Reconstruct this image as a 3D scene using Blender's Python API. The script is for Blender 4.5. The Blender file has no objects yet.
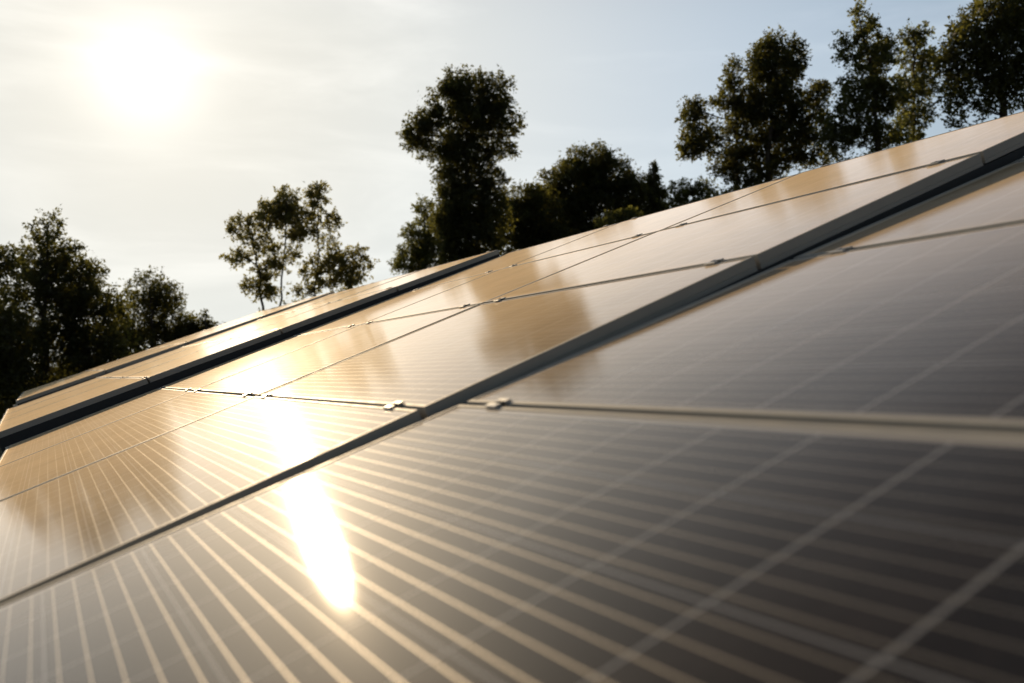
import bpy, math, random
import numpy as np
from mathutils import Matrix, Vector

# ------------------------------------------------------------------ camera
C = bpy.context.scene.collection
SC = bpy.context.scene
CAMZ = 1.25
F_PX, YAW, PITCH = 887.0, 0.4811, 0.04228
cam_d = bpy.data.cameras.new('camera')
cam = bpy.data.objects.new('camera', cam_d)
C.objects.link(cam)
cam.location = (0, 0, CAMZ)
FWD = Vector((math.sin(YAW) * math.cos(PITCH), math.cos(YAW) * math.cos(PITCH), math.sin(PITCH)))
RIGHT = Vector((math.cos(YAW), -math.sin(YAW), 0))
UP = RIGHT.cross(FWD)
cam.rotation_euler = Matrix((RIGHT, UP, -FWD)).transposed().to_euler()
cam_d.sensor_width = 36
cam_d.lens = F_PX / 1024 * 36
cam_d.clip_start = 0.02
cam_d.clip_end = 3000
cam_d.dof.use_dof = True
cam_d.dof.focus_distance = 4.4
cam_d.dof.aperture_fstop = 2.5
cam_d.dof.aperture_blades = 7
SC.camera = cam

# ------------------------------------------------------------------ light
SUN_EL, SUN_AZ = math.radians(17.75), math.radians(4.81)      # azimuth from +Y towards +X
SUN = Vector((math.sin(SUN_AZ) * math.cos(SUN_EL), math.cos(SUN_AZ) * math.cos(SUN_EL), math.sin(SUN_EL)))
W = bpy.data.worlds.new('World')
SC.world = W
W.use_nodes = True
nt = W.node_tree
nt.nodes.clear()
sky = nt.nodes.new('ShaderNodeTexSky')
sky.sky_type = 'NISHITA'
sky.sun_disc = False
sky.sun_elevation = SUN_EL
sky.sun_rotation = SUN_AZ
sky.air_density = 1.0
sky.dust_density = 1.0
sky.ozone_density = 1.0
bg = nt.nodes.new('ShaderNodeBackground')
bg.inputs['Strength'].default_value = 0.15
wo = nt.nodes.new('ShaderNodeOutputWorld')
nt.links.new(bg.outputs[0], wo.inputs['Surface'])


def wvm(op, a, b):
    n = nt.nodes.new('ShaderNodeVectorMath')
    n.operation = op
    for i, x in enumerate((a, b)):
        if isinstance(x, tuple):
            n.inputs[i].default_value = x
        else:
            nt.links.new(x, n.inputs[i])
    return n


def wm(op, a, b):
    n = nt.nodes.new('ShaderNodeMath')
    n.operation = op
    for i, x in enumerate((a, b)):
        if isinstance(x, (int, float)):
            n.inputs[i].default_value = x
        else:
            nt.links.new(x, n.inputs[i])
    return n.outputs[0]


# hazy evening air: the veil evens out the clear-sky gradient, and thin cirrus lies over it
den = wvm('ADD', wvm('MULTIPLY', sky.outputs[0], (1 / 2.35, 1 / 2.7, 1 / 3.0)).outputs[0], (1, 1, 1))
veil = wvm('DIVIDE', sky.outputs[0], den.outputs[0]).outputs[0]
tcw = nt.nodes.new('ShaderNodeTexCoord')
cosa = wvm('DOT_PRODUCT', tcw.outputs['Generated'], tuple(SUN)).outputs['Value']
cosa = wm('MAXIMUM', cosa, 0.0)
core = wm('MULTIPLY', wm('POWER', cosa, 700), 1.0)
halo = wm('MULTIPLY', wm('POWER', cosa, 110), 0.28)
gl = nt.nodes.new('ShaderNodeVectorMath')
gl.operation = 'SCALE'
gl.inputs[0].default_value = (1.0, 0.95, 0.85)
nt.links.new(wm('ADD', core, halo), gl.inputs['Scale'])
mp = nt.nodes.new('ShaderNodeMapping')
mp.inputs['Scale'].default_value = (1.2, 1.2, 5.0)
mp.inputs['Rotation'].default_value = (0.25, 0.2, 0.3)
nt.links.new(tcw.outputs['Generated'], mp.inputs[0])
cn = nt.nodes.new('ShaderNodeTexNoise')
cn.inputs['Scale'].default_value = 2.2
cn.inputs['Detail'].default_value = 7
cn.inputs['Roughness'].default_value = 0.55
cn.inputs['Distortion'].default_value = 0.5
nt.links.new(mp.outputs[0], cn.inputs['Vector'])
mr = nt.nodes.new('ShaderNodeMapRange')
mr.interpolation_type = 'SMOOTHSTEP'
nt.links.new(cn.outputs['Fac'], mr.inputs[0])
for i_, x_ in enumerate((0.45, 0.75, 0.0, 0.42)):
    mr.inputs[i_ + 1].default_value = x_
cl = nt.nodes.new('ShaderNodeVectorMath')
cl.operation = 'SCALE'
cl.inputs[0].default_value = (1.0, 0.95, 0.88)
nt.links.new(mr.outputs[0], cl.inputs['Scale'])
fall = nt.nodes.new('ShaderNodeMapRange')         # the sky darkens away from the sun
fall.interpolation_type = 'SMOOTHSTEP'
nt.links.new(cosa, fall.inputs[0])
for i_, x_ in enumerate((0.25, 0.85, 0.42, 1.0)):
    fall.inputs[i_ + 1].default_value = x_
vsc = nt.nodes.new('ShaderNodeVectorMath')
vsc.operation = 'SCALE'
nt.links.new(veil, vsc.inputs[0])
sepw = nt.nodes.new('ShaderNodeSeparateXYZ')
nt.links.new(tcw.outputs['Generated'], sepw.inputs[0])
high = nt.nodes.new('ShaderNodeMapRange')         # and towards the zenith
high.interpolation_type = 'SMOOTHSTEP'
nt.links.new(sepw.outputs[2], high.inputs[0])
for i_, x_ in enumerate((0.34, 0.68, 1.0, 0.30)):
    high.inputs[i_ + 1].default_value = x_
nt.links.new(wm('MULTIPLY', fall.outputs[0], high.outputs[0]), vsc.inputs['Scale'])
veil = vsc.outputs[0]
mist = nt.nodes.new('ShaderNodeMix')            # bright evening mist round the sun
mist.data_type = 'RGBA'
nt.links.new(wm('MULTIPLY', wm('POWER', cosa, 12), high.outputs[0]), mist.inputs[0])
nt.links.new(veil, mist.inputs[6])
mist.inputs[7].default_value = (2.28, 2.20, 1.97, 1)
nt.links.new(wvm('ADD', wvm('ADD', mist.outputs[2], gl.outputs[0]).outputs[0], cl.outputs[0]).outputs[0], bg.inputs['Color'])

sun_d = bpy.data.lights.new('sun', 'SUN')
sun_d.energy = 2.0
sun_d.angle = math.radians(0.5)
sun_d.color = (1.0, 0.75, 0.46)
sun = bpy.data.objects.new('sun', sun_d)
C.objects.link(sun)
sun.rotation_euler = SUN.to_track_quat('Z', 'Y').to_euler()
sun.location = (0, 0, 30)

SC.view_settings.view_transform = 'Standard'
SC.view_settings.look = 'None'
SC.view_settings.gamma = 1
SC.view_settings.use_curve_mapping = False
SC.view_settings.exposure = 1.3
SC.cycles.use_denoising = True
SC.cycles.max_bounces = 8
SC.cycles.transparent_max_bounces = 8
SC.cycles.sample_clamp_indirect = 6

rng = np.random.default_rng(7)
random.seed(7)


# ------------------------------------------------------------------ helpers
def obj(name, verts, faces, mat, parent=None, smooth=False):
    me = bpy.data.meshes.new(name)
    me.from_pydata([tuple(v) for v in verts], [], faces)
    me.update()
    if smooth:
        me.polygons.foreach_set('use_smooth', [True] * len(me.polygons))
    if mat:
        me.materials.append(mat)
    o = bpy.data.objects.new(name, me)
    C.objects.link(o)
    if parent:
        o.parent = parent
    return o


def empty(name, loc=(0, 0, 0)):
    o = bpy.data.objects.new(name, None)
    o.empty_display_size = 0.2
    o.location = loc
    C.objects.link(o)
    return o


def tag(o, label=None, cat=None, group=None, kind=None):
    for k, v in (('label', label), ('category', cat), ('group', group), ('kind', kind)):
        if v:
            o[k] = v


class MB:
    """collects boxes and tubes into one mesh"""
    def __init__(self):
        self.v, self.f = [], []

    def box(self, x0, x1, y0, y1, z0, z1, bev=0.0):
        n = len(self.v)
        if bev <= 0:
            self.v += [(x, y, z) for z in (z0, z1) for y in (y0, y1) for x in (x0, x1)]
            q = [(0, 2, 3, 1), (4, 5, 7, 6), (0, 1, 5, 4), (2, 6, 7, 3), (0, 4, 6, 2), (1, 3, 7, 5)]
            self.f += [tuple(n + i for i in f) for f in q]
            return self
        # bevelled top edges
        for z, b in ((z0, 0), (z1 - bev, 0), (z1, bev)):
            self.v += [(x0 + b, y0 + b, z), (x1 - b, y0 + b, z), (x1 - b, y1 - b, z), (x0 + b, y1 - b, z)]
        self.f.append((n + 3, n + 2, n + 1, n))
        for r in range(2):
            for k in range(4):
                a, b_ = n + 4 * r + k, n + 4 * r + (k + 1) % 4
                self.f.append((a, b_, b_ + 4, a + 4))
        self.f.append((n + 8, n + 9, n + 10, n + 11))
        return self

    def tube(self, pts, rad, seg=6, cap=True):
        n0 = len(self.v)
        pts = [Vector(p) for p in pts]
        for i, p in enumerate(pts):
            d = (pts[min(i + 1, len(pts) - 1)] - pts[max(i - 1, 0)])
            if d.length < 1e-9:
                d = Vector((0, 0, 1))
            d.normalize()
            u = d.orthogonal().normalized()
            w = d.cross(u)
            if i and u.dot(pu) < 0.999:
                u = (pu - d * pu.dot(d)).normalized()
                w = d.cross(u)
            pu = u
            for k in range(seg):
                a = 2 * math.pi * k / seg
                self.v.append(tuple(p + (u * math.cos(a) + w * math.sin(a)) * rad[i]))
        for i in range(len(pts) - 1):
            for k in range(seg):
                a, b = n0 + i * seg + k, n0 + i * seg + (k + 1) % seg
                self.f.append((a, b, b + seg, a + seg))
        if cap:
            self.f.append(tuple(n0 + k for k in range(seg))[::-1])
            self.f.append(tuple(n0 + (len(pts) - 1) * seg + k for k in range(seg)))
        return self

    def build(self, name, mat, parent=None, smooth=False):
        return obj(name, self.v, self.f, mat, parent, smooth)


def new_mat(name):
    m = bpy.data.materials.new(name)
    m.use_nodes = True
    t = m.node_tree
    return m, t, t.nodes['Principled BSDF']


def N(t, typ, **kw):
    n = t.nodes.new(typ)
    for k, v in kw.items():
        setattr(n, k, v)
    return n


def math_n(t, op, a, b=None, c=None, clamp=False):
    n = t.nodes.new('ShaderNodeMath')
    n.operation = op
    n.use_clamp = clamp
    for i, x in enumerate((a, b, c)):
        if x is None:
            continue
        if isinstance(x, (int, float)):
            n.inputs[i].default_value = x
        else:
            t.links.new(x, n.inputs[i])
    return n.outputs[0]


def mix_col(t, fac, a, b):
    n = t.nodes.new('ShaderNodeMix')
    n.data_type = 'RGBA'
    for sock, x in ((n.inputs[0], fac), (n.inputs[6], a), (n.inputs[7], b)):
        if isinstance(x, (int, float)):
            sock.default_value = x
        elif isinstance(x, tuple):
            sock.default_value = (*x, 1)
        else:
            t.links.new(x, sock)
    return n.outputs[2]


def noise(t, vec, scale, detail=4, rough=0.5):
    n = t.nodes.new('ShaderNodeTexNoise')
    n.inputs['Scale'].default_value = scale
    n.inputs['Detail'].default_value = detail
    n.inputs['Roughness'].default_value = rough
    if vec is not None:
        t.links.new(vec, n.inputs['Vector'])
    return n.outputs['Fac']


def maprange(t, v, a, b, c, d):
    n = t.nodes.new('ShaderNodeMapRange')
    t.links.new(v, n.inputs[0])
    for i, x in enumerate((a, b, c, d)):
        n.inputs[i + 1].default_value = x
    return n.outputs[0]


# ------------------------------------------------------------------ materials
PW, PL = 0.994, 1.646                 # panel size up the slope / along the row
CELL = 0.159


def solar_mat():
    m, t, p = new_mat('solar_glass')
    tc = N(t, 'ShaderNodeTexCoord')
    sp = N(t, 'ShaderNodeSeparateXYZ')
    t.links.new(tc.outputs['Object'], sp.inputs[0])
    u = math_n(t, 'DIVIDE', math_n(t, 'ADD', sp.outputs[0], PW / 2 - 0.0167), CELL)
    v = math_n(t, 'DIVIDE', math_n(t, 'ADD', sp.outputs[1], PL / 2 - 0.021), CELL)

    def gap(c, n, w):
        fr = math_n(t, 'ABSOLUTE', math_n(t, 'SUBTRACT', math_n(t, 'FRACT', c), 0.5))
        g = math_n(t, 'GREATER_THAN', fr, 0.5 - w / CELL / 2)
        o1 = math_n(t, 'LESS_THAN', c, w / CELL / 2)
        o2 = math_n(t, 'GREATER_THAN', c, n - w / CELL / 2)
        return math_n(t, 'MAXIMUM', g, math_n(t, 'MAXIMUM', o1, o2))
    g = math_n(t, 'MAXIMUM', gap(u, 6, 0.0035), gap(v, 10, 0.0045))
    fb = math_n(t, 'ABSOLUTE', math_n(t, 'SUBTRACT', math_n(t, 'FRACT', math_n(t, 'MULTIPLY', u, 5)), 0.5))
    bus = math_n(t, 'LESS_THAN', fb, 0.5 * 0.0017 / (CELL / 5))
    inb = math_n(t, 'MULTIPLY', math_n(t, 'GREATER_THAN', u, 0), math_n(t, 'LESS_THAN', u, 6))
    inb2 = math_n(t, 'MULTIPLY', math_n(t, 'GREATER_THAN', v, -0.03), math_n(t, 'LESS_THAN', v, 10.03))
    bus = math_n(t, 'MULTIPLY', bus, math_n(t, 'MULTIPLY', inb, inb2))
    # crystal grain and cell-to-cell tone
    vor = N(t, 'ShaderNodeTexVoronoi')
    vor.inputs['Scale'].default_value = 60
    t.links.new(tc.outputs['Object'], vor.inputs['Vector'])
    wn = N(t, 'ShaderNodeTexWhiteNoise')
    cb = N(t, 'ShaderNodeCombineXYZ')
    t.links.new(math_n(t, 'FLOOR', u), cb.inputs[0])
    t.links.new(math_n(t, 'FLOOR', v), cb.inputs[1])
    oi = N(t, 'ShaderNodeObjectInfo')
    t.links.new(oi.outputs['Random'], cb.inputs[2])
    t.links.new(cb.outputs[0], wn.inputs['Vector'])
    sv = N(t, 'ShaderNodeSeparateColor')
    t.links.new(vor.outputs['Color'], sv.inputs[0])
    tone = math_n(t, 'ADD', math_n(t, 'MULTIPLY', sv.outputs[0], 0.35), math_n(t, 'MULTIPLY', wn.outputs['Value'], 0.5))
    cell = mix_col(t, tone, (0.006, 0.005, 0.006), (0.019, 0.015, 0.015))
    col = mix_col(t, g, cell, (0.19, 0.195, 0.21))
    marg = math_n(t, 'MAXIMUM', math_n(t, 'MAXIMUM', math_n(t, 'LESS_THAN', u, 0), math_n(t, 'GREATER_THAN', u, 6)),
                  math_n(t, 'MAXIMUM', math_n(t, 'LESS_THAN', v, 0), math_n(t, 'GREATER_THAN', v, 10)))
    col = mix_col(t, marg, col, (0.38, 0.36, 0.33))
    col = mix_col(t, bus, col, (0.23, 0.21, 0.18))
    # thin dust film
    d1 = noise(t, tc.outputs['Object'], 3.0, 6, 0.6)
    d2 = noise(t, tc.outputs['Object'], 45.0, 3, 0.6)
    dust = math_n(t, 'ADD', math_n(t, 'MULTIPLY', d1, 0.012), math_n(t, 'MULTIPLY', d2, 0.010))
    col = mix_col(t, dust, col, (0.45, 0.36, 0.26))
    vs = N(t, 'ShaderNodeTexVoronoi')             # dried drops
    vs.inputs['Scale'].default_value = 22
    t.links.new(tc.outputs['Object'], vs.inputs['Vector'])
    sc_ = N(t, 'ShaderNodeSeparateColor')
    t.links.new(vs.outputs['Color'], sc_.inputs[0])
    spot = math_n(t, 'MULTIPLY', math_n(t, 'LESS_THAN', vs.outputs['Distance'], math_n(t, 'MULTIPLY', sc_.outputs[1], 0.09)), math_n(t, 'GREATER_THAN', sc_.outputs[0], 0.72))
    col = mix_col(t, math_n(t, 'MULTIPLY', spot, 0.28), col, (0.45, 0.40, 0.33))
    t.links.new(col, p.inputs['Base Color'])
    t.links.new(math_n(t, 'MULTIPLY', bus, 0.9), p.inputs['Metallic'])
    p.inputs['Roughness'].default_value = 0.55
    p.inputs['Specular IOR Level'].default_value = 0.011
    # textured cover glass over the cells
    gls = N(t, 'ShaderNodeBsdfGlossy', distribution='BECKMANN')
    t.links.new(maprange(t, d1, 0.3, 0.7, 0.095, 0.11), gls.inputs['Roughness'])
    gls.inputs['Color'].default_value = (1, 1, 1, 1)
    fr = N(t, 'ShaderNodeFresnel')
    fr.inputs['IOR'].default_value = 1.29
    mxs = N(t, 'ShaderNodeMixShader')
    t.links.new(fr.outputs[0], mxs.inputs[0])
    t.links.new(p.outputs[0], mxs.inputs[1])
    gl2 = N(t, 'ShaderNodeBsdfGlossy', distribution='BECKMANN')
    gl2.inputs['Roughness'].default_value = 0.132
    gl2.inputs['Color'].default_value = (1, 0.97, 0.92, 1)
    mg = N(t, 'ShaderNodeMixShader')
    mg.inputs[0].default_value = 0.35
    t.links.new(gls.outputs[0], mg.inputs[1])
    t.links.new(gl2.outputs[0], mg.inputs[2])
    gl3 = N(t, 'ShaderNodeBsdfGlossy', distribution='BECKMANN')
    gl3.inputs['Roughness'].default_value = 0.215
    mg3 = N(t, 'ShaderNodeMixShader')
    mg3.inputs[0].default_value = 0.012
    t.links.new(mg.outputs[0], mg3.inputs[1])
    t.links.new(gl3.outputs[0], mg3.inputs[2])
    t.links.new(mg3.outputs[0], mxs.inputs[2])
    t.links.new(mxs.outputs[0], t.nodes['Material Output'].inputs['Surface'])
    mps = N(t, 'ShaderNodeMapping')
    mps.inputs['Scale'].default_value = (1.5, 14, 1)
    t.links.new(tc.outputs['Object'], mps.inputs[0])
    d3 = noise(t, mps.outputs[0], 2.0, 5, 0.6)
    edge = maprange(t, sp.outputs[0], -PW / 2 + 0.012, -PW / 2 + 0.07, 0.25, 0.0)
    dens = math_n(t, 'ADD', math_n(t, 'ADD', math_n(t, 'MULTIPLY', d1, 0.35), math_n(t, 'MULTIPLY', d3, 0.30)), edge)
    shn = N(t, 'ShaderNodeBsdfSheen')                # dust film lying on the glass
    shn.inputs['Roughness'].default_value = 0.18
    vsh = N(t, 'ShaderNodeVectorMath', operation='SCALE')
    vsh.inputs[0].default_value = (1.0, 0.76, 0.49)
    t.links.new(math_n(t, 'ADD', math_n(t, 'MULTIPLY', dens, 1.5), 1.0), vsh.inputs['Scale'])
    t.links.new(vsh.outputs[0], shn.inputs['Color'])
    ad = N(t, 'ShaderNodeAddShader')
    t.links.new(mxs.outputs[0], ad.inputs[0])
    t.links.new(shn.outputs[0], ad.inputs[1])
    t.links.new(ad.outputs[0], t.nodes['Material Output'].inputs['Surface'])
    return m


def metal_mat(name, col, rough, metallic=0.9):
    m, t, p = new_mat(name)
    tc = N(t, 'ShaderNodeTexCoord')
    n1 = noise(t, tc.outputs['Object'], 18, 5)
    c = mix_col(t, n1, tuple(x * 0.82 for x in col), tuple(min(1, x * 1.12) for x in col))
    t.links.new(c, p.inputs['Base Color'])
    p.inputs['Metallic'].default_value = metallic
    t.links.new(maprange(t, n1, 0.3, 0.7, rough - 0.06, rough + 0.08), p.inputs['Roughness'])
    return m


def leaf_mat(name, dark, light, trans):
    m, t, p = new_mat(name)
    t.nodes.remove(p)
    out = t.nodes['Material Output']
    gi = N(t, 'ShaderNodeNewGeometry')
    r = gi.outputs['Random Per Island']
    col = mix_col(t, r, dark, light)
    tcol = mix_col(t, r, tuple(x * 0.6 for x in trans), trans)
    d = N(t, 'ShaderNodeBsdfDiffuse')
    tr = N(t, 'ShaderNodeBsdfTranslucent')
    gl = N(t, 'ShaderNodeBsdfGlossy')
    gl.inputs['Roughness'].default_value = 0.45
    gl.inputs['Color'].default_value = (0.5, 0.5, 0.5, 1)
    t.links.new(col, d.inputs['Color'])
    t.links.new(tcol, tr.inputs['Color'])
    mx = N(t, 'ShaderNodeMixShader')
    mx.inputs[0].default_value = 0.45
    t.links.new(d.outputs[0], mx.inputs[1])
    t.links.new(tr.outputs[0], mx.inputs[2])
    m2 = N(t, 'ShaderNodeMixShader')
    m2.inputs[0].default_value = 0.04
    t.links.new(mx.outputs[0], m2.inputs[1])
    t.links.new(gl.outputs[0], m2.inputs[2])
    t.links.new(m2.outputs[0], out.inputs['Surface'])
    return m


def bark_mat():
    m, t, p = new_mat('bark')
    tc = N(t, 'ShaderNodeTexCoord')
    n1 = noise(t, tc.outputs['Object'], 9, 6, 0.65)
    t.links.new(mix_col(t, n1, (0.025, 0.019, 0.014), (0.09, 0.07, 0.05)), p.inputs['Base Color'])
    p.inputs['Roughness'].default_value = 0.9
    b = N(t, 'ShaderNodeBump')
    b.inputs['Strength'].default_value = 0.6
    t.links.new(n1, b.inputs['Height'])
    t.links.new(b.outputs[0], p.inputs['Normal'])
    return m


def grass_mat():
    m, t, p = new_mat('meadow_ground')
    tc = N(t, 'ShaderNodeTexCoord')
    n1 = noise(t, tc.outputs['Object'], 0.25, 6, 0.6)
    n2 = noise(t, tc.outputs['Object'], 14, 5, 0.7)
    c = mix_col(t, n1, (0.030, 0.042, 0.014), (0.065, 0.070, 0.028))
    c = mix_col(t, math_n(t, 'MULTIPLY', n2, 0.6), c, (0.09, 0.085, 0.04))
    t.links.new(c, p.inputs['Base Color'])
    p.inputs['Roughness'].default_value = 0.95
    b = N(t, 'ShaderNodeBump')
    b.inputs['Strength'].default_value = 0.8
    b.inputs['Distance'].default_value = 0.08
    t.links.new(n2, b.inputs['Height'])
    t.links.new(b.outputs[0], p.inputs['Normal'])
    return m


M_GLASS = solar_mat()
M_FRAME = metal_mat('anodised_aluminium', (0.38, 0.362, 0.33), 0.6, 0.1)
M_CLAMP = metal_mat('clamp_aluminium', (0.60, 0.58, 0.54), 0.45)
M_STEEL = metal_mat('galvanised_steel', (0.22, 0.24, 0.26), 0.5)
M_BOLT = metal_mat('bolt_steel', (0.25, 0.25, 0.25), 0.4)
M_BACK, _t, _p = new_mat('backsheet')
_p.inputs['Base Color'].default_value = (0.7, 0.7, 0.7, 1)
M_GAP_SHADE = metal_mat('gap_shade_dark', (0.035, 0.038, 0.042), 0.7, 0.3)  # near-black: shade of the void below the frames, put into the colour
M_BLACK, _t, _p = new_mat('black_plastic')
_p.inputs['Base Color'].default_value = (0.02, 0.02, 0.02, 1)
M_BARK = bark_mat()
M_GROUND = grass_mat()
LEAF_DARK = leaf_mat('leaf_dark', (0.018, 0.022, 0.008), (0.050, 0.056, 0.018), (0.24, 0.235, 0.05))
LEAF_MID = leaf_mat('leaf_mid', (0.022, 0.030, 0.010), (0.055, 0.062, 0.020), (0.32, 0.33, 0.075))
LEAF_OLIVE = leaf_mat('leaf_olive', (0.040, 0.042, 0.015), (0.085, 0.080, 0.030), (0.50, 0.47, 0.13))

# ------------------------------------------------------------------ ground
R = 900
gv, gf = [], []
G = 60
xs = np.sign(np.linspace(-1, 1, G + 1)) * np.abs(np.linspace(-1, 1, G + 1)) ** 2.2 * R
for j in range(G + 1):
    for i in range(G + 1):
        x, y = xs[i], xs[j]
        gv.append((x, y, 0.10 * math.sin(x * 0.11 + 1) * math.cos(y * 0.083) if abs(x) + abs(y) > 25 else 0.0))
for j in range(G):
    for i in range(G):
        a = j * (G + 1) + i
        gf.append((a, a + 1, a + G + 2, a + G + 1))
g = obj('ground', gv, gf, M_GROUND, smooth=True)
tag(g, kind='structure')


# ------------------------------------------------------------------ solar tables
def plane(h, tilt, yd, sl):
    B = Vector((math.sin(yd) * math.cos(sl), math.cos(yd) * math.cos(sl), math.sin(sl)))
    A = Vector((math.cos(yd) * math.cos(tilt), -math.sin(yd) * math.cos(tilt), math.sin(tilt)))
    A = (A - B * A.dot(B)).normalized()
    Nn = A.cross(B)
    if Nn.z < 0:
        Nn = -Nn
    O = Vector((0, 0, CAMZ)) - Nn * h
    m = Matrix((A, B, Nn)).transposed().to_4x4()
    m.translation = O
    return m


def frame_mesh():
    # mitred extrusion: (inward offset, z)
    prof = [(0.0008, 0), (0.0112, 0), (0.012, -0.0010), (0.012, -0.0065), (0.0022, -0.0065), (0.0022, -0.0380),
            (0.028, -0.0380), (0.028, -0.040), (0, -0.040), (0, -0.0285), (0.0012, -0.0280), (0.0012, -0.0262), (0, -0.0257),
            (0, -0.0008)]
    v, f = [], []
    n = len(prof)
    for sx, sy in ((-1, -1), (1, -1), (1, 1), (-1, 1)):
        for d, z in prof:
            v.append((sx * (PW / 2 - d), sy * (PL / 2 - d), z))
    for c in range(4):
        for k in range(n):
            a, b = c * n + k, c * n + (k + 1) % n
            a2, b2 = ((c + 1) % 4) * n + k, ((c + 1) % 4) * n + (k + 1) % n
            f.append((a, a2, b2, b))
    return v, f


def make_panel():
    root = empty('solar_panel')
    v, f = frame_mesh()
    obj('frame', v, f, M_FRAME, root)
    ix, iy = PW / 2 - 0.0123, PL / 2 - 0.0123
    MB().box(-ix, ix, -iy, iy, -0.0058, -0.0016).build('glass_face', M_GLASS, root)
    ix -= 0.003
    iy -= 0.003
    MB().box(-ix, ix, -iy, iy, -0.0075, -0.0062).build('back_sheet', M_BACK, root)
    jb = MB().box(0.30, 0.42, -0.06, 0.06, -0.030, -0.0078)
    jb.build('junction_box', M_BLACK, root)
    return root


PANEL = make_panel()
PANEL_USED = [False]
PB, PA = 1.665, 1.01
ROWS = ['lowest', 'second', 'third', 'top']
panel_jit = random.Random(3)


def add_panel(mat, a, b, label):
    if not PANEL_USED[0]:
        r = PANEL
        PANEL_USED[0] = True
    else:
        r = PANEL.copy()
        C.objects.link(r)
        for ch in PANEL.children:
            c = ch.copy()
            C.objects.link(c)
            c.parent = r
    j = panel_jit
    loc = Matrix.Translation((a + j.uniform(-.0015, .0015), b + j.uniform(-.003, .003), j.uniform(-.0012, .0012)))
    rot = Matrix.Rotation(j.uniform(-.0012, .0012), 4, 'X') @ Matrix.Rotation(j.uniform(-.0012, .0012), 4, 'Y')
    r.matrix_world = mat @ loc @ rot
    tag(r, label, 'solar panel', 'dark solar panels clamped in rows on the tables')
    return r


def clamp_parts(mb_plate, mb_bolt, a, b):
    # Z shaped mid clamp: two wings on the frames, recessed channel in the gap, bolt head
    L = 0.022
    mb_plate.box(a - 0.019, a - 0.0065, b - L, b + L, 0.0012, 0.0052, 0.001)
    mb_plate.box(a + 0.0065, a + 0.019, b - L, b + L, 0.0012, 0.0052, 0.001)
    mb_plate.box(a - 0.0078, a - 0.0050, b - L, b + L, -0.030, 0.0050)
    mb_plate.box(a + 0.0050, a + 0.0078, b - L, b + L, -0.030, 0.0050)
    mb_plate.box(a - 0.0052, a + 0.0052, b - L, b + L, -0.031, -0.028)
    pts = [(a, b, -0.028), (a, b, 0.001)]
    mb_bolt.tube(pts, [0.003, 0.003], 6)
    mb_bolt.tube([(a, b, -0.004), (a, b, 0.0070)], [0.0055, 0.0055], 6)


def table(tp, bstart, ncol, a0, rows, tname, colnames, rack_label, posts_b, special={}, edge=0.0):
    """tp plane parameters; first column starts at b=bstart; a0 = gap line between the lowest and second row"""
    mat = plane(*tp)
    bc = [bstart + PB * k + PB / 2 for k in range(ncol)]
    for r in rows:
        for k in range(ncol):
            lab = special.get((r, k)) or 'solar panel, %s row, %s column, %s' % (ROWS[r], colnames[k], tname)
            add_panel(mat, a0 + (r - 0.5) * PA, bc[k], lab)
    # ---- mounting rack
    rack = empty('mounting_rack')
    rack.matrix_world = mat
    tag(rack, rack_label, 'mounting rack', 'mounting racks under the solar tables')
    alo, ahi = a0 - PA, a0 + 3 * PA
    rail_b = [bc[k] + s * 0.66 for k in range(ncol) for s in (-1, 1)]
    for rb in rail_b:
        MB().box(alo - 0.04, ahi + 0.03, rb - 0.02, rb + 0.02, -0.082, -0.0405).build('rail', M_CLAMP, rack)
    MB().box(alo + 0.01, ahi - 0.01, bstart + 0.004, bstart + 0.05, -0.068 - edge, -0.0407).build('gap_shade_strip', M_GAP_SHADE, rack)  # added dark strip, stands in for the shaded void under the panel frames
    for ga in (alo + 0.75, ahi - 0.75):
        MB().box(ga - 0.03, ga + 0.03, bstart + 0.02, bstart + PB * ncol - 0.02, -0.182, -0.0825).build('beam', M_STEEL, rack)
    for k in range(ncol):
        for s in (-1, 1):
            for r in range(0, 3):
                p, q = MB(), MB()
                clamp_parts(p, q, a0 + PA * r, bc[k] + s * 0.66)
                c = p.build('clamp', M_CLAMP, rack)
                q.build('bolt', M_BOLT, c)
            for ae, sg in ((ahi - 0.01, 1), (alo + 0.01, -1)):          # end clamps on the outer edges
                b = bc[k] + s * 0.66
                p = MB().box(*sorted((ae - sg * 0.014, ae + sg * 0.0035)), b - .02, b + .02, 0.0012, 0.005, 0.001)
                p.box(*sorted((ae + sg * 0.0035, ae + sg * 0.007)), b - .02, b + .02, -0.040, 0.005)
                p.build('clamp', M_CLAMP, rack)
    inv = mat.inverted()
    for pb in posts_b:
        for ga in (alo + 0.75, ahi - 0.75):
            top = mat @ Vector((ga, pb, -0.18))
            lo = Vector((top.x, top.y, -0.3))
            MB().tube([inv @ lo, inv @ top], [0.045, 0.045], 8).build('post', M_STEEL, rack)
        t1 = mat @ Vector((alo + 0.75, pb, -0.19))
        t2 = mat @ Vector((ahi - 0.75, pb, -0.19))
        q1 = Vector((t2.x, t2.y, 0.35))
        MB().tube([inv @ q1, mat.inverted() @ (t1 * 0.25 + t2 * 0.75 + Vector((0, 0, -0.02)))], [0.02, 0.02], 6).build('brace', M_STEEL, rack)
    return rack, mat, alo, ahi


B0_, A0_ = 1.7378, 0.6201
T1 = (0.3212, 0.38965, 0.0, 0.0)
T0 = (0.3223, 0.3662, -0.0101, -0.0033)
bs2 = B0_ + 3 * PB + 0.03
T2 = (0.2874, 0.3775, -0.0214, 0.0022)
bs3 = bs2 + 3 * PB + 0.03
T3 = (0.2301, 0.3676, -0.0069, 0.0076)

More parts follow.
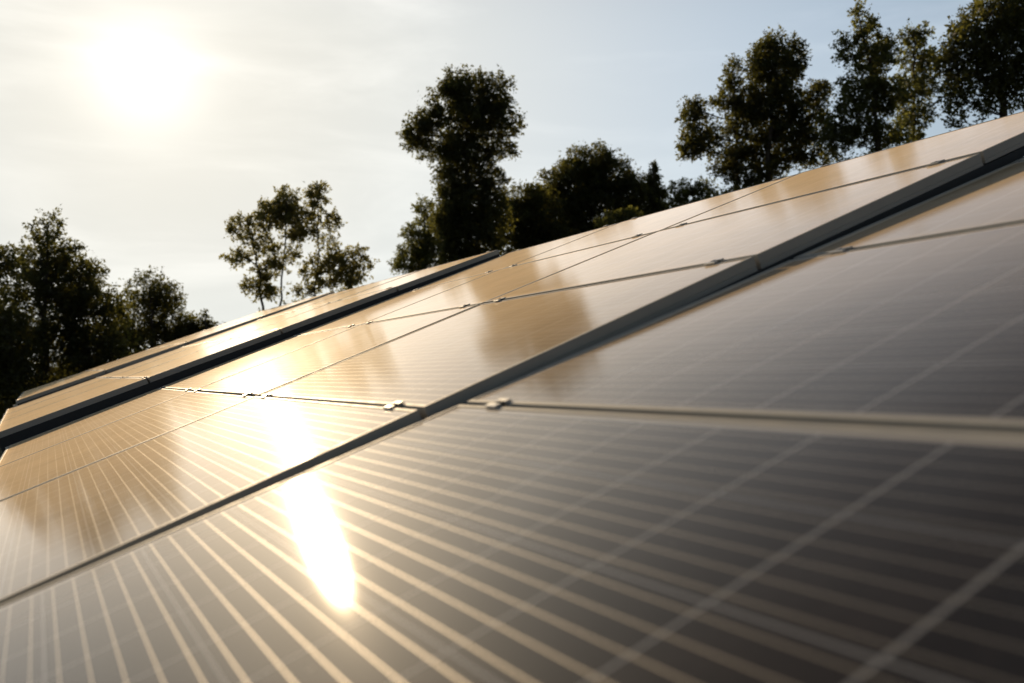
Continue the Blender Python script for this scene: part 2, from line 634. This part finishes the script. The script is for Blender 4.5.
table(T0, 1.6892 + 0.0075 - PB, 1, 0.7181, range(4), 'nearest table', ['near'],
      'steel rack carrying the nearest solar table, lower than the one behind', [0.9],
      {(0, 0): 'nearest solar panel with the white sun glare and pale grid lines',
       (1, 0): 'dark grey solar panel at the right, above the pale horizontal frame line',
       (2, 0): 'blurred grey solar panel at right, below the dark blue frame edge',
       (3, 0): 'topmost panel of the nearest table, at the upper right photo edge'})
rk, m1, alo1, ahi1 = table(T1, B0_, 3, A0_, range(4), 'long middle table', ['nearest', 'middle', 'farthest'],
      'steel rack under the middle solar table with clamps in the panel gaps', [2.3, 4.2, 6.1],
      {(0, 0): 'cream solar panel left of the sun glare, in the lowest row',
       (1, 0): 'solar panel with a brown tree reflection beside the wide grey gap'})
p = MB()
p.box(ahi1 - 0.36, ahi1 - 0.28, B0_ - 0.004, B0_ + 0.004, -0.105, -0.0403)
p.box(ahi1 - 0.36, ahi1 - 0.28, B0_ + 0.004, B0_ + 0.09, -0.105, -0.100)
p.build('end_bracket', M_STEEL, rk)
table(T2, bs2, 3, A0_ + 0.0899, range(4), 'raised table behind thick dark edge', ['nearest', 'middle', 'farthest'],
      'steel rack of the raised solar table, its gap darkened by an added strip', [bs2 + .4, bs2 + 2.5, bs2 + 4.6], edge=0.06)
table(T3, bs3, 3, A0_ + 0.0251, range(4), 'farthest table at the far left', ['nearest', 'middle', 'farthest'],
      'steel rack of the farthest solar table at the far left', [bs3 + .4, bs3 + 2.5, bs3 + 4.6], edge=0.06)


# ------------------------------------------------------------------ trees
def at(px, py, depth):
    """world point at a pixel of the photograph and a depth in metres"""
    return Vector((0, 0, CAMZ)) + FWD * depth + RIGHT * ((px - 512) / F_PX * depth) + UP * ((341.5 - py) / F_PX * depth)


def leaf_mesh(name, P, D, size, mat, parent, aspect=0.55):
    n = len(P)
    d = D / np.maximum(np.linalg.norm(D, axis=1), 1e-6)[:, None]
    r = rng.normal(size=(n, 3))
    w = np.cross(d, r)
    w /= np.maximum(np.linalg.norm(w, axis=1), 1e-6)[:, None]
    nn = np.cross(d, w)
    L = size[:, None]
    fold = rng.uniform(0.02, 0.16, size=(n, 1))
    v0 = P
    v1 = P + d * L * 0.45 + w * L * aspect * 0.5 + nn * L * fold
    v2 = P + d * L - nn * L * fold * 0.6
    v3 = P + d * L * 0.45 - w * L * aspect * 0.5 + nn * L * fold
    V = np.stack([v0, v1, v2, v3], 1).reshape(-1, 3)
    me = bpy.data.meshes.new(name)
    me.vertices.add(4 * n)
    me.vertices.foreach_set('co', V.astype(np.float32).ravel())
    me.loops.add(4 * n)
    me.loops.foreach_set('vertex_index', np.arange(4 * n, dtype=np.int32))
    me.polygons.add(n)
    me.polygons.foreach_set('loop_start', np.arange(0, 4 * n, 4, dtype=np.int32))
    me.polygons.foreach_set('loop_total', np.full(n, 4, dtype=np.int32))
    me.update()
    me.materials.append(mat)
    o = bpy.data.objects.new(name, me)
    C.objects.link(o)
    o.parent = parent
    return o


def bend(p, q, k, sag, jit):
    out = []
    L = (q - p).length
    off = Vector((random.uniform(-1, 1), random.uniform(-1, 1), random.uniform(-.3, .3))) * jit * L
    for i in range(k + 1):
        s = i / k
        w = math.sin(math.pi * s)
        out.append(p.lerp(q, s) + off * w + Vector((0, 0, sag * L * w)))
    return out


def tree(name, label, cat, depth, stems, blobs, mat, leaf=0.10, dens=1.0, clump=0.30, twig=True, group='trees beyond the solar tables',
         bark=None, trunk_r=0.09, droop=0.0):
    """stems: pixel polylines of the visible or supposed trunks (base first, bottom goes on to the ground);
    blobs: (px, py, rx, ry, density, depth offset) foliage masses"""
    base = at(stems[0][0][0], 379, depth)
    base.z = 0
    root = empty(name, base)
    tag(root, label, cat, group)
    allpts = []
    for si, st in enumerate(stems):
        b = at(st[0][0], 379, depth)
        b = Vector((b.x, b.y, -0.15))
        pts = [b] + [at(x, y, depth + random.uniform(-.4, .4)) for x, y in st]
        fine = []
        for i in range(len(pts) - 1):
            for k in range(5):
                fine.append(pts[i].lerp(pts[i + 1], k / 5) + Vector((random.uniform(-1, 1), random.uniform(-1, 1), 0)) * 0.04)
        fine.append(pts[-1])
        n = len(fine)
        r0 = trunk_r * (1 if si == 0 else 0.75)
        rad = [r0 * (1.25 if i == 0 else 1) * (1 - 0.9 * i / (n - 1)) + 0.006 for i in range(n)]
        MB().tube([p - base for p in fine], rad, 8).build('trunk', M_BARK, root, True)
        allpts += [(p, r) for p, r in zip(fine, rad)]
    P, D, S = [], [], []
    br = MB()
    # the lower growth, down to the ground
    low = max(b[1] + b[3] for b in blobs)
    bx = [b[0] for b in blobs]
    cx, hw = (min(bx) + max(bx)) / 2, max(16, (max(bx) - min(bx)) / 2 * 0.8)
    if 'conifer' not in name and 'sapling' not in name:
        y = low + 22
        while y < 385:
            blobs = blobs + [(cx + random.uniform(-8, 8), y, hw, 24, 0.75, 0)]
            y += 32
    for (px, py, rx, ry, dn, dz) in blobs:
        c = at(px, py, depth + dz)
        Rx, Ry = rx * depth / F_PX, ry * depth / F_PX
        Rd = (Rx + Ry) * 0.5
        # limb from the nearest lower trunk point to the mass
        cand = [(p, r) for p, r in allpts if p.z < c.z - 0.15 * Ry and p.z > 0.3] or allpts
        p0, r0 = min(cand, key=lambda t: (t[0] - c).length + 0.3 * abs(t[0].z - (c.z - Ry * .6)))
        ends = [c + Vector((0, 0, Ry * 0.5))]
        limb = bend(p0, ends[0], 6, -0.06, 0.06)
        lr = min(r0 * 0.6, 0.010 + 0.02 * Rd)
        br.tube([p - base for p in limb], [lr * (1 - 0.8 * i / 6) + 0.004 for i in range(7)], 5)
        ncl = max(6, int(dn * dens * 19 * (Rx * Ry) / (clump * clump)))
        for k in range(ncl):
            # clump centres: towards the shell, lumpy
            v = rng.normal(size=3)
            v /= np.linalg.norm(v)
            rr = rng.uniform(0.25, 1.0) ** 0.55
            rr *= 1 + 0.18 * math.sin(5.1 * v[0] + px) * math.cos(4.3 * v[2] + py)
            q = c + RIGHT * (v[0] * Rx * rr) + UP * (v[2] * Ry * rr) + FWD * (v[1] * Rd * rr)
            if q.z < 0.05:
                continue
            if twig and k % 4 == 0:
                s = random.choice(limb[2:])
                tw = bend(s, q, 3, -0.05, 0.08)
                br.tube([p - base for p in tw], [0.008, 0.006, 0.004, 0.002], 3, cap=False)
            far = rng.random() < 0.10
            if far:
                q = c + (q - c) * rng.uniform(1.08, 1.3)
            nl = int(rng.integers(5, 12)) if far else int(rng.integers(18, 38))
            cs = clump * rng.uniform(0.6, 1.25)
            ax = np.array(q - c) / max(Rd, .1) * 0.8 + rng.normal(size=3) * 0.6 + np.array([0, 0, 0.25])
            ax /= np.linalg.norm(ax)
            s_ = rng.uniform(-0.9, 0.9, size=(nl, 1))
            e = ax[None] * s_ * cs + np.clip(rng.normal(size=(nl, 3)), -1.6, 1.6) * cs * 0.27 * (1.15 - 0.6 * (s_ + .9) / 1.8)
            P.append(np.array(q - base)[None] + e)
            out = ax[None] * 0.8 + rng.normal(size=(nl, 3)) * 0.8
            out[:, 2] += -0.25 - droop
            D.append(out)
            S.append(leaf * rng.uniform(0.45, 1.3, size=nl))
    br.build('branches', M_BARK, root, True)
    leaf_mesh('crown', np.concatenate(P), np.concatenate(D), np.concatenate(S), mat, root)
    return root


# left dark mass (three trees and the undergrowth below them)
tree('broadleaf_tree', 'big dark broadleaf tree at the far left, with a pointed top', 'tree', 21,
     [[(45, 400), (46, 300), (48, 225)]],
     [(47, 232, 16, 20, .75, 0), (40, 262, 32, 24, .9, .3), (70, 285, 34, 34, 1, .4), (38, 310, 44, 46, 1.1, 0), (88, 330, 28, 36, 1, .4),
      (40, 365, 60, 40, 1.2, 0), (95, 300, 20, 18, .8, 0), (112, 312, 16, 18, .9, 0), (85, 270, 16, 14, .8, 0), (100, 350, 34, 30, 1.1, 0), (66, 250, 12, 14, .7, .2)], LEAF_DARK, leaf=0.085, clump=0.24)
tree('broadleaf_tree', 'black leafy tree cut by the left photo edge, with a small sky gap in it', 'tree', 19,
     [[(-28, 400), (-26, 300), (-24, 230)]],
     [(-20, 262, 34, 24, .9, 0), (-30, 320, 36, 40, 1.1, 0), (-18, 375, 50, 46, 1.2, 0), (2, 262, 14, 16, .8, 0), (10, 350, 22, 40, 1.1, 0)],
     LEAF_DARK, leaf=0.085, clump=0.24)
tree('broadleaf_tree', 'small rounded olive tree right of the big dark tree at left', 'tree', 25,
     [[(152, 370), (152, 320), (150, 285)]],
     [(150, 290, 24, 20, .75, 0), (142, 318, 30, 26, .75, 0), (172, 318, 24, 26, .75, .3), (158, 345, 46, 24, 1, 0), (120, 340, 24, 24, .8, 0), (186, 335, 18, 16, .9, 0), (165, 292, 16, 16, .7, 0)],
     LEAF_DARK, leaf=0.085, clump=0.24)
tree('sapling', 'small spiky sapling on the skyline between the olive tree and airy tree', 'tree', 25,
     [[(204, 360), (205, 335), (206, 312)]],
     [(206, 318, 5, 8, .5, 0), (200, 327, 10, 7, .7, 0), (190, 334, 14, 8, .8, 0), (212, 326, 5, 5, .4, 0)], LEAF_DARK, leaf=0.08, clump=0.16)
tree('shrub', 'low dark shrub beneath the trees at the lower left edge', 'shrub', 23,
     [[(25, 420), (26, 400)], [(60, 415), (62, 390)]],
     [(20, 402, 40, 22, 1.3, 0), (75, 385, 44, 26, 1.3, 0.5), (-20, 410, 40, 24, 1.3, 0)], LEAF_DARK, leaf=0.09, clump=0.24, trunk_r=0.04)
# airy tree
tree('airy_tree', 'light airy olive tree with thin bare stems and see-through crown', 'tree', 23,
     [[(262, 330), (262, 300), (256, 255), (250, 228)], [(282, 330), (281, 290), (287, 235), (286, 200)], [(315, 320), (315, 290), (318, 250), (318, 200)]],
     [(242, 228, 14, 13, .8, 0), (238, 258, 13, 9, .8, 0), (270, 215, 18, 16, .9, 0), (286, 200, 12, 14, .8, 0), (300, 222, 22, 20, 1, 0),
      (318, 198, 11, 15, .8, 0), (333, 222, 9, 12, .7, 0), (262, 245, 16, 14, .6, 0), (268, 270, 14, 12, .8, 0), (255, 285, 14, 10, .7, 0),
      (290, 250, 14, 8, .5, 0), (312, 268, 16, 14, .6, 0), (340, 265, 18, 14, .65, 0), (352, 258, 20, 14, .35, 0), (332, 285, 30, 8, .6, 0),
      (270, 293, 16, 8, .6, 0), (300, 290, 16, 7, .5, 0), (326, 245, 12, 12, .4, 0), (350, 275, 22, 10, .5, 0), (365, 262, 10, 10, .25, 0), (282, 262, 10, 10, .4, 0)], LEAF_OLIVE, leaf=0.078, dens=.72, clump=0.15, trunk_r=0.045)
# tall tree with a waist
tree('tall_tree', 'tall dark tree with a lobed top and narrow ivy-covered waist', 'tree', 27,
     [[(466, 270), (467, 190), (466, 130), (466, 85)]],
     [(452, 88, 14, 16, .8, 0), (468, 95, 26, 24, 1, 0), (497, 95, 15, 22, 1, 0), (502, 122, 20, 16, .9, 0), (465, 125, 30, 26, 1.1, 0),
      (420, 130, 13, 17, .8, 0), (432, 118, 14, 20, .8, 0), (412, 140, 14, 8, .8, 0), (435, 150, 22, 10, .8, 0), (500, 148, 18, 10, .7, 0),
      (470, 155, 28, 18, 1, 0), (465, 180, 24, 18, .9, 0), (492, 178, 16, 16, .55, 0), (470, 205, 28, 22, 1.1, 0), (468, 240, 30, 30, 1.3, 0),
      (446, 225, 12, 34, 1, -.3), (492, 215, 16, 34, 1, 0), (447, 180, 12, 24, .8, 0), (470, 280, 34, 26, 1.2, 0)], LEAF_DARK, leaf=0.095, dens=1.3, clump=0.24, trunk_r=0.13, droop=.3)
tree('broadleaf_tree', 'narrow leafy tree leaning against the left side of the tall tree', 'tree', 29,
     [[(424, 290), (424, 240), (425, 205)]],
     [(427, 212, 13, 16, .8, 0), (420, 238, 17, 18, .9, 0), (412, 262, 20, 18, .9, 0), (432, 262, 20, 30, 1, 0)], LEAF_MID, leaf=0.09, clump=0.22)
# rounded tree group
tree('round_tree', 'broad dome-shaped dark tree behind the array, right of the tall tree', 'tree', 32,
     [[(590, 250), (592, 200), (594, 165)]],
     [(592, 165, 28, 20, 1, 0), (575, 185, 34, 24, 1.1, 0), (612, 178, 24, 22, .9, 0), (630, 195, 26, 24, .75, 0), (600, 210, 44, 26, 1, 0),
      (560, 215, 34, 32, 1.2, 0), (645, 200, 18, 20, .6, 0), (575, 240, 50, 20, 1.2, 0)], LEAF_DARK, leaf=0.10, dens=1.3, clump=0.26)
tree('broadleaf_tree', 'dark lower tree filling the space between tall tree and dome-shaped tree', 'tree', 30,
     [[(525, 260), (525, 220), (524, 195)]],
     [(526, 198, 26, 14, 1, 0), (520, 222, 28, 22, 1.2, 0), (540, 215, 22, 24, 1.1, 0), (512, 245, 26, 20, 1.2, 0), (548, 240, 26, 18, 1.2, 0)],
     LEAF_DARK, leaf=0.095, clump=0.24)
tree('conifer', 'small spiky dark conifer beside the dome-shaped tree', 'tree', 30,
     [[(655, 230), (654, 195), (654, 168)]],
     [(654, 170, 4, 7, .8, 0), (655, 182, 8, 7, .9, 0), (656, 195, 12, 8, 1, 0), (656, 210, 14, 10, 1, 0)], LEAF_DARK, leaf=0.085, clump=0.14)
tree('shrub', 'sunlit green bush peeking over the panel edge before the dome-shaped tree', 'shrub', 24,
     [[(620, 240), (621, 222)]],
     [(622, 216, 16, 7, 1, 0), (605, 224, 10, 5, .8, 0)], LEAF_MID, leaf=0.075, clump=0.16, trunk_r=0.03)
tree('shrub', 'loose green bush on the skyline left of the large multi-spired tree', 'shrub', 28,
     [[(695, 220), (694, 198)]],
     [(680, 190, 13, 9, .6, 0), (700, 188, 14, 9, .6, 0), (688, 204, 24, 10, .8, 0), (712, 196, 8, 7, .5, 0)], LEAF_MID, leaf=0.085, clump=0.18, trunk_r=0.04)
# large multi spired tree
tree('spired_tree', 'large dense tree with several pointed spires above the upper right panels', 'tree', 24,
     [[(768, 190), (770, 130), (772, 80), (774, 45)], [(737, 190), (736, 130), (734, 80)]],
     [(772, 45, 14, 13, .8, 0), (755, 62, 9, 18, .8, 0), (778, 70, 26, 22, 1, 0), (795, 58, 10, 20, .8, 0), (733, 75, 8, 20, .65, 0),
      (725, 100, 14, 14, .7, 0), (693, 112, 15, 13, .9, 0), (700, 138, 20, 16, .95, 0), (690, 150, 12, 10, .8, 0), (775, 105, 34, 24, 1.1, 0),
      (818, 95, 14, 14, .8, 0), (745, 135, 22, 26, .8, 0), (785, 140, 26, 28, .95, 0), (815, 125, 16, 22, .7, 0), (755, 170, 34, 18, .8, 0),
      (725, 160, 16, 14, .6, 0), (815, 155, 20, 14, .5, 0), (745, 100, 14, 20, .7, 0)], LEAF_DARK, leaf=0.09, dens=1.35, clump=0.22, trunk_r=0.09)
tree('airy_tree', 'tall loose tree with open branches, right of the multi-spired tree', 'tree', 22,
     [[(878, 160), (876, 110), (868, 60), (858, 15)]],
     [(858, 12, 8, 10, .6, 0), (868, 30, 14, 12, .6, 0), (850, 40, 14, 10, .6, 0), (842, 55, 10, 6, .5, 0), (870, 60, 24, 18, .75, 0),
      (885, 50, 12, 16, .6, 0), (862, 88, 26, 18, .8, 0), (888, 95, 20, 22, .75, 0), (855, 120, 24, 22, .75, 0), (885, 135, 24, 16, .7, 0),
      (840, 140, 18, 16, .6, 0), (825, 130, 10, 18, .5, 0)], LEAF_MID, leaf=0.085, dens=1.05, clump=0.19, trunk_r=0.08)
tree('airy_tree', 'slim see-through tree between the loose tall tree and the black right-edge tree', 'tree', 23,
     [[(914, 150), (915, 100), (915, 60), (914, 30)]],
     [(908, 36, 8, 12, .55, 0), (922, 34, 9, 12, .6, 0), (915, 58, 16, 16, .65, 0), (925, 82, 14, 16, .6, 0), (908, 90, 14, 18, .65, 0),
      (916, 115, 20, 14, .6, 0), (905, 135, 16, 10, .6, 0), (930, 58, 8, 12, .5, 0)], LEAF_MID, leaf=0.085, dens=.95, clump=0.18, trunk_r=0.05)
tree('broadleaf_tree', 'massive black tree at the upper right corner, cut by the photo edge', 'tree', 18,
     [[(1004, 140), (1000, 80), (996, 20)]],
     [(990, 18, 34, 26, 1.1, 0), (965, 50, 24, 24, 1, 0), (1005, 55, 40, 32, 1.2, 0), (950, 60, 14, 16, .8, 0), (975, 85, 34, 22, 1.1, 0),
      (1020, 85, 30, 24, 1, 0), (952, 100, 14, 14, .7, 0), (955, 122, 12, 6, .6, 0), (985, 108, 20, 8, .7, 0), (1030, 20, 36, 36, 1.1, 0)], LEAF_DARK, leaf=0.085, clump=0.24, trunk_r=0.12)
